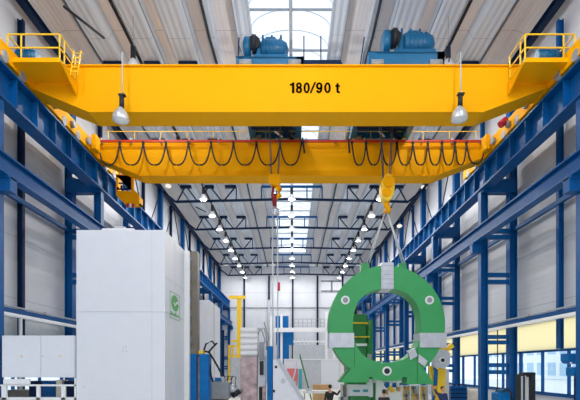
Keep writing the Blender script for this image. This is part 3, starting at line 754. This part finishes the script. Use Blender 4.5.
MB().tube(cur, .028, 6).build('emblem_curl', 'white2', enc)
e = MB()
for i in range(6): yy = yl+.08+(yr-yl-.16)*i/6; e.box(xb, xb+.01, yy, yy+(yr-yl)/10, zc0+.12, zc0+.12+(.14 if i in (0,3) else .1))
e.build('emblem_text', 'logo', enc)
# narrow front strip and grey post at its far end
MB().box(P(184,0,20.1).x, P(189.2,0,20.1).x, 20.02, 20.3, 0, P(0,251,20.1).z).build('edge_strip', 'white2', enc)
t = thing('guide_column', 'tall grey brown steel guide column behind the white enclosure', 'column', (P(194,0,21).x, 21.3, 0))
MB().box(P(191,0,21).x, P(197.5,0,21).x, 21.0, 21.5, 0, P(0,251,21).z).build('post', 'brown', t, bevel=.02)
b = MB()
for i in range(12): z = 1+i*.62; b.box(P(189.7,0,21).x, P(191,0,21).x, 21.1, 21.35, z, z+.3)
b.build('rack_teeth', 'dark', t)
t = thing('roof_unit', 'flat white ventilation unit on top of the white enclosure', 'ventilation unit', P(121, 230, 18))
a, c = P(105.5, 0, 18), P(137.5, 0, 18)
MB().box(a.x, c.x, 17.6, 18.8, zt, zt+.26).build('housing', 'white2', t, bevel=.04)
MB().box(a.x+.45, c.x-.4, 17.7, 18.7, zt+.26, zt+.36).box((a.x+c.x)/2-.05, (a.x+c.x)/2+.05, 18, 18.1, zt+.36, zt+.46).build('cover', 'lgrey', t, bevel=.02)

# wall-side double cabinet on its stand
YC = 17.1
t = thing('switch_cabinet', 'low white two-door switch cabinet on a white stand at the lower left', 'cabinet', (P(38,0,YC).x, YC+.3, 0))
a, c = P(2,335.5,YC), P(75.5,377.5,YC)
cbn = MB().box(a.x, c.x, YC, YC+.7, c.z, a.z).build('body', 'white', t, bevel=.01)
xm = P(41.3,0,YC).x
for x0, x1, xl_ in ((a.x+.03, xm-.008, 22), (xm+.008, c.x-.03, 61)):
    d = MB().box(x0, x1, YC-.03, YC, c.z+.03, a.z-.03).build('door', 'white', t)
    p = P(xl_, 356.3, YC); MB().cyl((p.x, YC-.06, p.z), (p.x, YC-.03, p.z), .025, 10).build('lock', 'yellow2', d)
p = P(43, 356.3, YC); MB().cyl((p.x, YC-.05, p.z), (p.x, YC-.03, p.z), .022, 10).build('lock', 'tan', t)
b = MB()
for x0, x1, y0, y1 in ((3,29,379,385),(0,76,384.5,386.2),(0,76,397.6,400),(1,6,386,430),(36,39.5,386,400),(61,65,386,400),(74,76,378,430)):
    p, q = P(x0,y0,YC), P(x1,y1,YC); b.box(p.x, q.x, YC+.02, YC+.1, max(q.z,0), p.z)
p = P(0,400,YC); b.box(P(0,0,YC).x, P(76,0,YC).x, YC+.1, YC+.68, P(0,400,YC).z, P(0,398,YC).z)
b.build('stand', 'white2', t)
b = MB(); p, q = P(1,0,YC), P(76,0,YC); b.box(p.x, q.x, YC+.6, YC+.68, 0, P(0,398,YC).z-.06); b.build('back_panel', 'white', t)
t = thing('pump_unit', 'dark blue machine unit seen through the openings of the white stand', 'machine', (P(40,0,18).x, 18.4, 0))
pbox(MB(), 29, 40.5, 381, 425, 18.0, .6).build('housing', 'dblue', t); pbox(MB(), 42, 55, 381, 425, 18.0, .6).build('housing', 'blue', t)
pbox(MB(), 64, 75, 381, 425, 18.0, .6).build('housing', 'dblue', t); pbox(MB(), 56, 62, 380, 425, 18.05, .5).build('panel', 'beige', t)
pbox(MB(), 7, 29, 390, 425, 18.0, .6).build('brown_box', 'brown', t); pbox(MB(), 0, 78, 396, 440, 18.1, .5).build('base', 'dark', t)
# thin grey pipe on the left wall
tag(MB().cyl(P(20.5, 318, 19.4), (P(20.5, 0, 19.4).x, 19.4, 0), .07, 8).build('conduit_pipe', 'alu'), 'short grey pipe rising above the switch cabinet', 'pipe')

# ------------------------------------------------------------------ machine group left of centre
t = thing('white_cabinet', 'pale grey tall cabinet standing beyond the grey brown guide column', 'cabinet', (P(204,0,27).x, 29, 0))
MB().box(P(197,0,27).x, P(209.3,0,27).x, 27, 31, 0, P(0,300,27).z).build('body', 'white', t, bevel=.02)
MB().box(P(209.3,0,27).x, P(209.3,0,27).x+.02, 28.6, 28.63, 0, P(0,300,27).z).build('door_seam', 'grey', t)
t = thing('machine_column', 'bright blue pair of machine columns with hoses beside the white enclosure', 'machine', (P(197,0,20.5).x, 21, 0))
pbox(MB(), 187.5, 196.3, 354, 426, 20.4, .9).build('column', 'mblue', t, bevel=.03); pbox(MB(), 199.5, 208, 354, 426, 20.4, .9).build('column', 'mblue', t, bevel=.03)
pbox(MB(), 196.3, 199.5, 357, 426, 20.7, .3).build('slideway', 'rust', t); pbox(MB(), 198.5, 203, 350.5, 354, 20.5, .5).build('cap', 'yellow2', t, bevel=.02)
pbox(MB(), 188, 197, 348, 354, 20.6, .5).build('cap', 'brown', t)
for pts in ([(203,351),(209,352),(214,360),(219,369),(222,375)], [(204,350),(206,344),(212,341),(215,345)], [(208,353),(213,347),(217,343)], [(207,358),(210,366),(211,376),(213,382)]):
    MB().tube([P(x, y, 20.9) for x, y in pts], .045, 8).build('hose', 'dark', t)
t = thing('gear_housing', 'grey box-shaped machine housing with motor between the blue and steel columns', 'machine', (P(218,0,23).x, 23.5, 0))
pbox(MB(), 208.5, 228.7, 382, 399, 22.8, 1.2).build('housing', 'grey', t, bevel=.03); pbox(MB(), 211, 226, 399, 418, 23, .9).build('foot', 'brown', t)
pbox(MB(), 213, 224, 377, 382, 23, .6).build('cover', 'lgrey', t, bevel=.03)
MB().cyl(P(229,388,23.2), P(236,390,23.2), .22, 16).build('motor', 'alu', t); MB().cyl(P(232,396,23.1), P(240,391,23.1), .14, 12).build('cable', 'dark', t)
pbox(MB(), 215, 221, 378, 381, 22.9, .1).build('sign', 'mblue', t)
for x in (223, 227, 231): MB().tube([P(x, 380, 23.1), P(x+2, 376, 23.1), P(x+5, 377, 23.1), P(x+4, 386, 23.1)], .03, 6).build('cable', 'dark', t)

t = thing('boring_mill', 'machine tool with striped white bellows over a steel column and a blue upright', 'machine', (P(255,0,24).x, 24.5, 0))
b = MB(); x0, x1 = P(240.5,0,23.6).x, P(257.5,0,23.6).x
zt0, zb0 = P(0,327.5,23.6).z, P(0,357,23.6).z; n = 5
for i in range(n):
    z1_ = zt0-(zt0-zb0)*i/n; z0_ = zt0-(zt0-zb0)*(i+1)/n; hh = z1_-z0_; ym = 23.6
    b.add([(x, y, z) for x in (x0, x1) for y, z in ((ym, z1_), (ym-.0, z0_+hh*.45), (ym+.18, z0_), (ym+.9, z0_), (ym+.9, z1_))],
          [(0,1,2,3,4),(9,8,7,6,5),(0,5,6,1),(1,6,7,2),(2,7,8,3),(4,9,5,0),(3,8,9,4)])
b.build('bellows', 'white2', t)
pbox(MB(), 240.5, 257, 357, 412, 23.7, .8).build('steel_column', 'rust', t, bevel=.02)
for i, (x, y, w_, h_, m) in enumerate(((259,342,5,18,'grey'),(259.5,361,4,14,'black'),(262.5,356,3.5,20,'lgrey'),(260,376,5.5,10,'steel'),(259,387,3,14,'dark'),(262.5,380,3.5,22,'rust'),(258.5,352,2.5,50,'alu'))):
    pbox(MB(), x, x+w_, y, y+h_, 23.6+i*.05, .35).build('slide_part', m, t, bevel=.015)
for pts in ([(258,335),(260,330),(264,328),(266,334),(267,345)], [(262,352),(265,340),(262,331),(259,328)], [(266,350),(269,338),(264,322)]):
    MB().tube([P(x, y, 23.8) for x, y in pts], .035, 6).build('hose', 'grey', t)
pbox(MB(), 267, 272.6, 346, 412, 22.8, .7).build('blue_upright', 'mblue', t, bevel=.03)
b = MB(); YP = 22.6
b.prism([[(P(x,y,YP).x, P(x,y,YP).z) for x, y in ((273,359.5),(278.5,359.5),(308,409),(308,418),(273,418))]], YP, YP+.5)
sp = b.build('side_panel', 'white', t, bevel=.02)
b.v = [Vector((v.x, v.y, v.z)) for v in b.v]
MB().bar(P(278.5,359,YP-.05), P(309,409,YP-.05), .16, .14).build('panel_edge', 'lgrey', t)
for x, y, m in ((276,367,'black'),(283,381,'lgrey'),(291,385.5,'alu'),(298,392,'alu'),(273.8,391,'dark')):
    p = P(x,y,YP-.01); MB().cyl((p.x, YP-.03, p.z), (p.x, YP+.01, p.z), .07 if m != 'lgrey' else .12, 14).build('port', m, t)

# ------------------------------------------------------------------ far end of the hall
YF = 60
t = thing('jib_crane', 'yellow pillar jib crane near the left end wall', 'jib crane', (P(240,0,YF).x, YF, 0))
MB().bar(P(239.3,296,YF), P(239.3,386.9,YF), .55).build('pillar', 'yellow2', t)
MB().bar(P(229,297.3,YF-.3), P(245.5,297.3,YF-.3), .3, .4).build('arm', 'yellow2', t)
MB().bar(P(231,341,YF-.2), P(241,341,YF-.2), .2, .25).build('lower_bracket', 'yellow2', t)
t = thing('storage_frame', 'yellow storage frame with blue post left of the jib crane', 'rack', (P(231,0,45).x, 45, 0))
for x in (229, 232.5): MB().bar(P(x,345,45), P(x,393,45), .18).build('post', 'yellow2', t)
for y in (346, 356, 369): MB().bar(P(228.5,y,45), P(240,y,45), .16).build('shelf', 'yellow2', t)
MB().bar(P(223,330,44.8), P(223,393,44.8), .25).build('blue_post', 'dblue', t)
t = thing('crate', 'pale crate below the yellow storage frame', 'crate', (P(236,0,40).x, 40, 0))
pbox(MB(), 231, 241, 358, 400, 40, 1.5).build('box', 'lgrey', t)

YB = 70
t = thing('gallery', 'white gallery frame with thin railings in front of the end wall', 'gallery', (P(305,0,YB).x, YB, 0))
MB().bar(P(271,330,YB), P(336,330,YB), .6, .65).build('deck_beam', 'white2', t)
for x, y0 in ((326.5,312),(271.5,316),(334,316)): MB().bar(P(x,y0,YB-.1), P(x,383,YB-.1), .4).build('post', 'white2', t)
MB().bar(P(293,341.5,YB), P(326,341.5,YB), .2, .22).build('cross_bar', 'white2', t)
b = MB()
for y in (319, 323, 326): b.bar(P(294,y,YB), P(325,y,YB), .07)
for i in range(8): b.bar(P(294+i*4.4,319,YB), P(294+i*4.4,327,YB), .07)
b.build('railing', 'grey', t)
b = MB(); 
for x in (296, 300, 304, 308): b.bar(P(x,338,YB+.2), P(x+4,347,YB+.2), .12)
b.build('brace', 'lgrey', t)
t = thing('blue_machine', 'bright blue machine casing standing behind the white gallery', 'machine', (P(284,0,YB+1.5).x, YB+1.7, 0))
pbox(MB(), 275.5, 288.5, 316, 328, YB+1.5, .5).build('upper_panel', 'mblue', t); pbox(MB(), 276, 293, 332, 345, YB+1.5, .5).build('middle_panel', 'mblue', t); pbox(MB(), 277, 289, 345, 400, YB+1.5, .5).build('lower_panel', 'mblue', t)
MB().bar(P(277,328,YB+1.8), P(277,333,YB+1.8), .2).bar(P(287,328,YB+1.8), P(287,333,YB+1.8), .2).build('link', 'dblue', t)
tag(pbox(MB(), 280.3, 282.6, 314, 400, YB+.6, .3).build('white_pole', 'white2'), 'slim white pole in front of the blue panels', 'pole')
tag(MB().bar(P(269,300,75), P(270,383,75), .35).build('grey_pole', 'lgrey'), 'light grey pole left of the blue panels', 'pole')
t = thing('partition_wall', 'low pale grey partition wall at the far end of the hall', 'partition', (P(312,0,55).x, 55, 0))
for x0 in (284, 302.5, 321): pbox(MB(), x0, x0+18.1, 360, 388.6, 55, .3).build('panel', 'white' if x0 != 302.5 else 'lgrey', t)
MB().box(P(284,0,55).x, P(339,0,55).x, 54.9, 55.4, P(0,360,55).z, P(0,359,55).z).build('top_rail', 'white2', t)
tag(pbox(MB(), 293, 325, 345, 400, 62, .5).build('stacked_panels', 'lgrey'), 'pale grey panels stacked behind the partition wall', 'panels')
tag(pbox(MB(), 287, 298, 368.5, 381, 54, .15).box(P(288,0,54).x, P(289,0,54).x, 54.02, 54.12, 0, P(0,381,54).z).box(P(296,0,54).x, P(297,0,54).x, 54.02, 54.12, 0, P(0,381,54).z).build('notice_board', 'pink'), 'pink notice board leaning behind the step ladder', 'board')
tag(pbox(MB(), 298.5, 302, 369, 400, 53.8, .1).build('teal_panel', 'teal'), 'small blue-green panel beside the pink board', 'panel')
t = thing('step_ladder', 'tall green grey A-frame step ladder standing at the far end', 'ladder', (P(298.5,0,34).x, 34, 0))
for dy in (-.25, .25):
    MB().bar(P(299,354,34+dy), P(288.5,400,34+dy), .1).build('rail', 'alu', t)
    MB().bar(P(299.5,354,34+dy), P(311.5,400,34+dy), .1).build('rail', 'dgreen', t)
b = MB()
for i in range(9):
    u = .12+i*.1; x = 299-10.5*u; y = 354+46*u; p = P(x, y, 34); b.box(p.x-.05, p.x+.05, 33.75, 34.25, p.z-.02, p.z+.02)
b.build('rungs', 'alu', t)
t = thing('work_table', 'long pale work table behind the man in black', 'table', (P(318,0,30).x, 30, 0))
pbox(MB(), 303, 329, 391, 393.5, 29.6, 1).build('table_top', 'white2', t)
for x in (304, 327):
    for d in (0, .8): pbox(MB(), x, x+1, 393, 410, 29.65+d, .08).build('leg', 'grey', t)
pbox(MB(), 306, 312, 389, 391, 29.8, .5).build('tray', 'lgrey', t)
tag(pbox(MB(), 313, 331, 384.5, 420, 36, .8).build('wooden_board', 'tan'), 'tan wooden board standing behind the work table', 'board')
t = thing('machine_stand', 'narrow grey machine stand left of the ring foot', 'machine', (P(343,0,26).x, 26, 0))
for i, (x, w_, m) in enumerate(((341,2,'lgrey'),(343.5,2.5,'brown'),(346.5,2,'white2'),(347.2,1.2,'dark'))): pbox(MB(), x, x+w_, 384+i, 412, 26+i*.05, .4).build('post', m, t)
pbox(MB(), 339.5, 348.5, 397, 412, 26.0, .6).build('base', 'lgrey', t)
tag(pbox(MB(), 340.5, 344, 350, 400, 40, .3).build('white_door_panel', 'white2'), 'narrow white upright panel behind the notch of the ring', 'panel')

# ------------------------------------------------------------------ right side equipment
t = thing('blue_bench', 'blue machine bench with side rail left of the nearest right column', 'machine', (P(459,0,30).x, 30.5, 0))
pbox(MB(), 451, 467, 386, 407, 29.8, 1).build('body', 'blue', t, bevel=.03)
for y in (389, 393, 397): pbox(MB(), 450.5, 467.5, y, y+1, 29.7, .1).build('rail', 'dblue', t)
pbox(MB(), 467.5, 480, 390, 407, 30.2, .8).build('side_box', 'beige', t, bevel=.02)
for x in (454, 459, 464): pbox(MB(), x, x+1.5, 384, 386.5, 29.9, .3).build('knob', 'dblue', t)
t = thing('gas_cylinder_rack', 'dark upright rack with two posts and a white centre in front of the window', 'rack', (P(528,0,20).x, 20.3, 0))
pbox(MB(), 524.5, 531, 377, 427, 20.3, .4).build('white_panel', 'white2', t)
for x in (520.5, 531): pbox(MB(), x, x+4.8, 374, 427, 20.1, .5).build('post', 'dark', t, bevel=.03)
pbox(MB(), 524, 536, 372.3, 375.5, 20.1, .5).build('top_bar', 'black', t, bevel=.03)
pbox(MB(), 521.5, 523, 376, 427, 20.05, .05).build('pipe', 'alu', t)
t = thing('blue_tank', 'bright blue box unit hanging from a pipe by the far right window', 'unit', P(570,358,18.3))
a, c = P(564.5,353.5,18.3), P(577.5,364,18.3)
MB().prism([[(a.x, a.z), (c.x, a.z), (c.x, c.z+.08), (c.x-.12, c.z), (a.x+.1, c.z+.02), (a.x, c.z+.12)]], 18.1, 18.6).build('box', 'mblue', t, bevel=.03)
MB().tube([P(577,362,18.2), P(577,354,18.2), P(579.5,352,18.2), P(584,352,18.2)], .04, 8).build('pipe', 'alu', t)
p = P(571,363,18.05); MB().ball(p, .05, .05, .05, 8).build('valve', 'white2', t)
t = thing('hose_reel', 'blue hose reel machine at the right edge of the view', 'machine', (P(579,0,18).x, 18, 0))
pbox(MB(), 574.5, 590, 367, 376, 17.9, .6).build('drum_housing', 'mblue', t, bevel=.04)
MB().tube([P(575,376,17.85), P(578,381,17.85), P(576,388,17.85), P(579,392,17.85)], .04, 8).build('hose', 'dark', t)
pbox(MB(), 580, 588, 376, 433, 18, .4).build('post', 'dblue', t)
t = thing('blue_compressor', 'low blue machine with black cable at the foot of the nearest right column', 'machine', (P(504,0,22).x, 22.4, 0))
pbox(MB(), 499, 511, 393, 421, 22, .9).build('body', 'mblue', t, bevel=.06)
pbox(MB(), 501, 507, 389.5, 393, 22.1, .5).build('lid', 'tblue', t, bevel=.02)
MB().tube([P(503,391,21.9), P(508,389,21.9), P(511,393,21.9), P(512,401,21.9)], .05, 8).build('cable', 'dark', t)
t = thing('tripod_stand', 'thin black pole on a foot between the legs of the nearest right column', 'stand', (P(497.5,0,24).x, 24, 0))
MB().cyl(P(497.5,330,24), P(497.5,416.5,24), .03, 8).build('pole', 'dark', t)
MB().lathe(P(497.5,394,24), [(.22,0),(.1,.15),(.06,.35)], 12).build('collar', 'black', t)

# ------------------------------------------------------------------ people
def figure(name, label, x, Y, ht, yaw, jacket, arm, hat=None):
    """standing person, joints for a 1.78 m body scaled to ht; arm: dict of left/right (elbow, wrist) offsets from the shoulder"""
    s = ht/1.78; root = thing(name, label, 'person', (x, Y, 0))
    def skin(nm, verts, edges, rad, m, sub=2):
        me = bpy.data.meshes.new(nm); me.from_pydata([Vector(v)*s for v in verts], edges, []); me.update()
        o = bpy.data.objects.new(nm, me); COL.objects.link(o); o.parent = root; o.rotation_euler.z = yaw
        me.materials.append(M[m])
        k = o.modifiers.new('skin', 'SKIN'); k.use_smooth_shade = True
        for i, r in enumerate(rad):
            r = r if isinstance(r, tuple) else (r, r); me.skin_vertices[0].data[i].radius = (r[0]*s, r[1]*s)
        me.skin_vertices[0].data[0].use_root = True
        u = o.modifiers.new('sub', 'SUBSURF'); u.levels = sub; u.render_levels = sub
        return o
    V = [(0,0,.98),(0,0,1.15),(0,0,1.33),(0,-.01,1.46),(0,-.015,1.53)]; R = [(.13,.1),(.12,.09),(.15,.1),(.075,.065),(.055,.055)]
    E = [(0,1),(1,2),(2,3),(3,4)]
    V += [(0,-.02,1.60),(0,-.025,1.68),(0,-.015,1.75)]; R += [(.07,.08),(.08,.095),(.055,.065)]; E += [(4,5),(5,6),(6,7)]
    J = []; hands = []
    for sd in (-1, 1):
        o = len(V); sh = Vector((sd*.19, 0, 1.41))
        el, wr = arm.get(sd, ((sd*.06, .02, -.29), (sd*.07, -.08, -.54)))
        el, wr = sh+Vector(el), sh+Vector(wr); d = (wr-el).normalized(); pm = wr+d*.08
        V += [tuple(sh), tuple(el), tuple(wr), tuple(pm)]; R += [.055, .042, .028, (.036, .02)]
        E += [(2, o), (o, o+1), (o+1, o+2), (o+2, o+3)]; J.append((sh, el, wr))
        side = d.cross(Vector((0,1,0))).normalized() if abs(d.y) < .9 else Vector((1,0,0))
        for q in range(4):
            k = len(V); L = (.07, .08, .075, .06)[q]; b0 = pm+side*(q-1.5)*.019
            V += [tuple(b0+d*.01), tuple(b0+d*(L*.55)), tuple(b0+d*L+Vector((0,-.012,-.008)))]; R += [.009,.009,.007]; E += [(o+3, k), (k, k+1), (k+1, k+2)]
        k = len(V); b0 = wr+d*.035+side*(-.03)
        V += [tuple(b0), tuple(b0+d*.035-side*.022)]; R += [.01,.008]; E += [(o+2, k), (k, k+1)]
    for sd in (-1, 1):
        o = len(V); V += [(sd*.095,0,.92),(sd*.11,-.01,.5),(sd*.115,.02,.1),(sd*.125,-.12,.04)]; R += [.085,.055,.038,(.04,.03)]; E += [(0,o),(o,o+1),(o+1,o+2),(o+2,o+3)]
    body = skin('body', V, E, R, 'skin')
    # clothes
    V = [(0,0,.93),(0,0,1.15),(0,0,1.33),(0,-.005,1.45)]; R = [(.165,.125),(.15,.12),(.175,.13),(.085,.08)]; E = [(0,1),(1,2),(2,3)]
    for sh, el, wr in J:
        o = len(V); V += [tuple(sh), tuple(el), tuple(wr)]; R += [.072,.058,.042]; E += [(2,o),(o,o+1),(o+1,o+2)]
    skin('jacket', V, E, R, jacket)
    V = [(0,0,1.0)]; R = [(.15,.12)]; E = []
    for sd in (-1, 1):
        o = len(V); V += [(sd*.1,0,.88),(sd*.112,-.01,.5),(sd*.117,.02,.1)]; R += [.105,.08,.065]; E += [(0,o),(o,o+1),(o+1,o+2)]
    skin('trousers', V, E, R, 'navy')
    rz = Matrix.Rotation(yaw, 4, 'Z')
    def loc(mb, nm, m):
        mb.v = [rz @ (v*s) + Vector((x, Y, 0)) for v in mb.v]; return mb.build(nm, m, root)
    for sd in (-1, 1): loc(MB().ball((sd*.125, -.06, .045), .052, .14, .05, 12), 'shoe', 'black')
    loc(MB().ball((0, .012, 1.70), .088, .1, .1, 16), 'hair', hat or 'hair')
    b = MB().ball((-.033, -.108, 1.665), .011).ball((.033, -.108, 1.665), .011); loc(b, 'eyes', 'dark')
    loc(MB().ball((0, -.125, 1.635), .014, .02, .022, 8), 'nose', 'skin'); loc(MB().box(-.024, .024, -.118, -.106, 1.595, 1.602), 'mouth', 'pink')
    loc(MB().ball((-.085, -.01, 1.645), .012, .022, .032, 8).ball((.085, -.01, 1.645), .012, .022, .032, 8), 'ears', 'skin')
    return root
# faces look along -Y before the turn
figure('person', 'person in black pointing with a raised arm, left of the ring foot', P(330,0,21.6).x, 21.6, 1.80, math.radians(200), 'black',
       {-1: ((-.2, -.02, -.12), (-.4, -.1, .1))})
figure('person', 'person in dark jacket seen from behind below the ring centre', P(384,0,18.5).x, 18.5, 1.72, math.radians(185), 'black', {})
figure('person', 'person in blue work clothes raising one arm beside the yellow post', P(442.5,0,20.6).x, 20.6, 1.76, math.radians(15), 'wblue',
       {-1: ((-.16, -.05, .08), (-.3, -.12, .3))})

# ------------------------------------------------------------------ light, sky, camera
w = bpy.data.worlds.new('sky'); S.world = w; w.use_nodes = True
bg = w.node_tree.nodes['Background']; bg.inputs[0].default_value = (.9, .95, 1, 1); bg.inputs[1].default_value = 1.7

cam = bpy.data.cameras.new('camera'); co = bpy.data.objects.new('camera', cam); COL.objects.link(co)
cam.sensor_width = 36; cam.lens = 36*450/580; cam.clip_end = 400
cam.shift_x = -(293-290)/580; cam.shift_y = (367-200)/580
co.location = (0, 0, H0); co.rotation_euler = (PI/2, 0, 0); S.camera = co
S.view_settings.view_transform = 'Standard'; S.view_settings.look = 'None'; S.view_settings.gamma = 1
S.view_settings.exposure = -.03; S.view_settings.use_curve_mapping = False
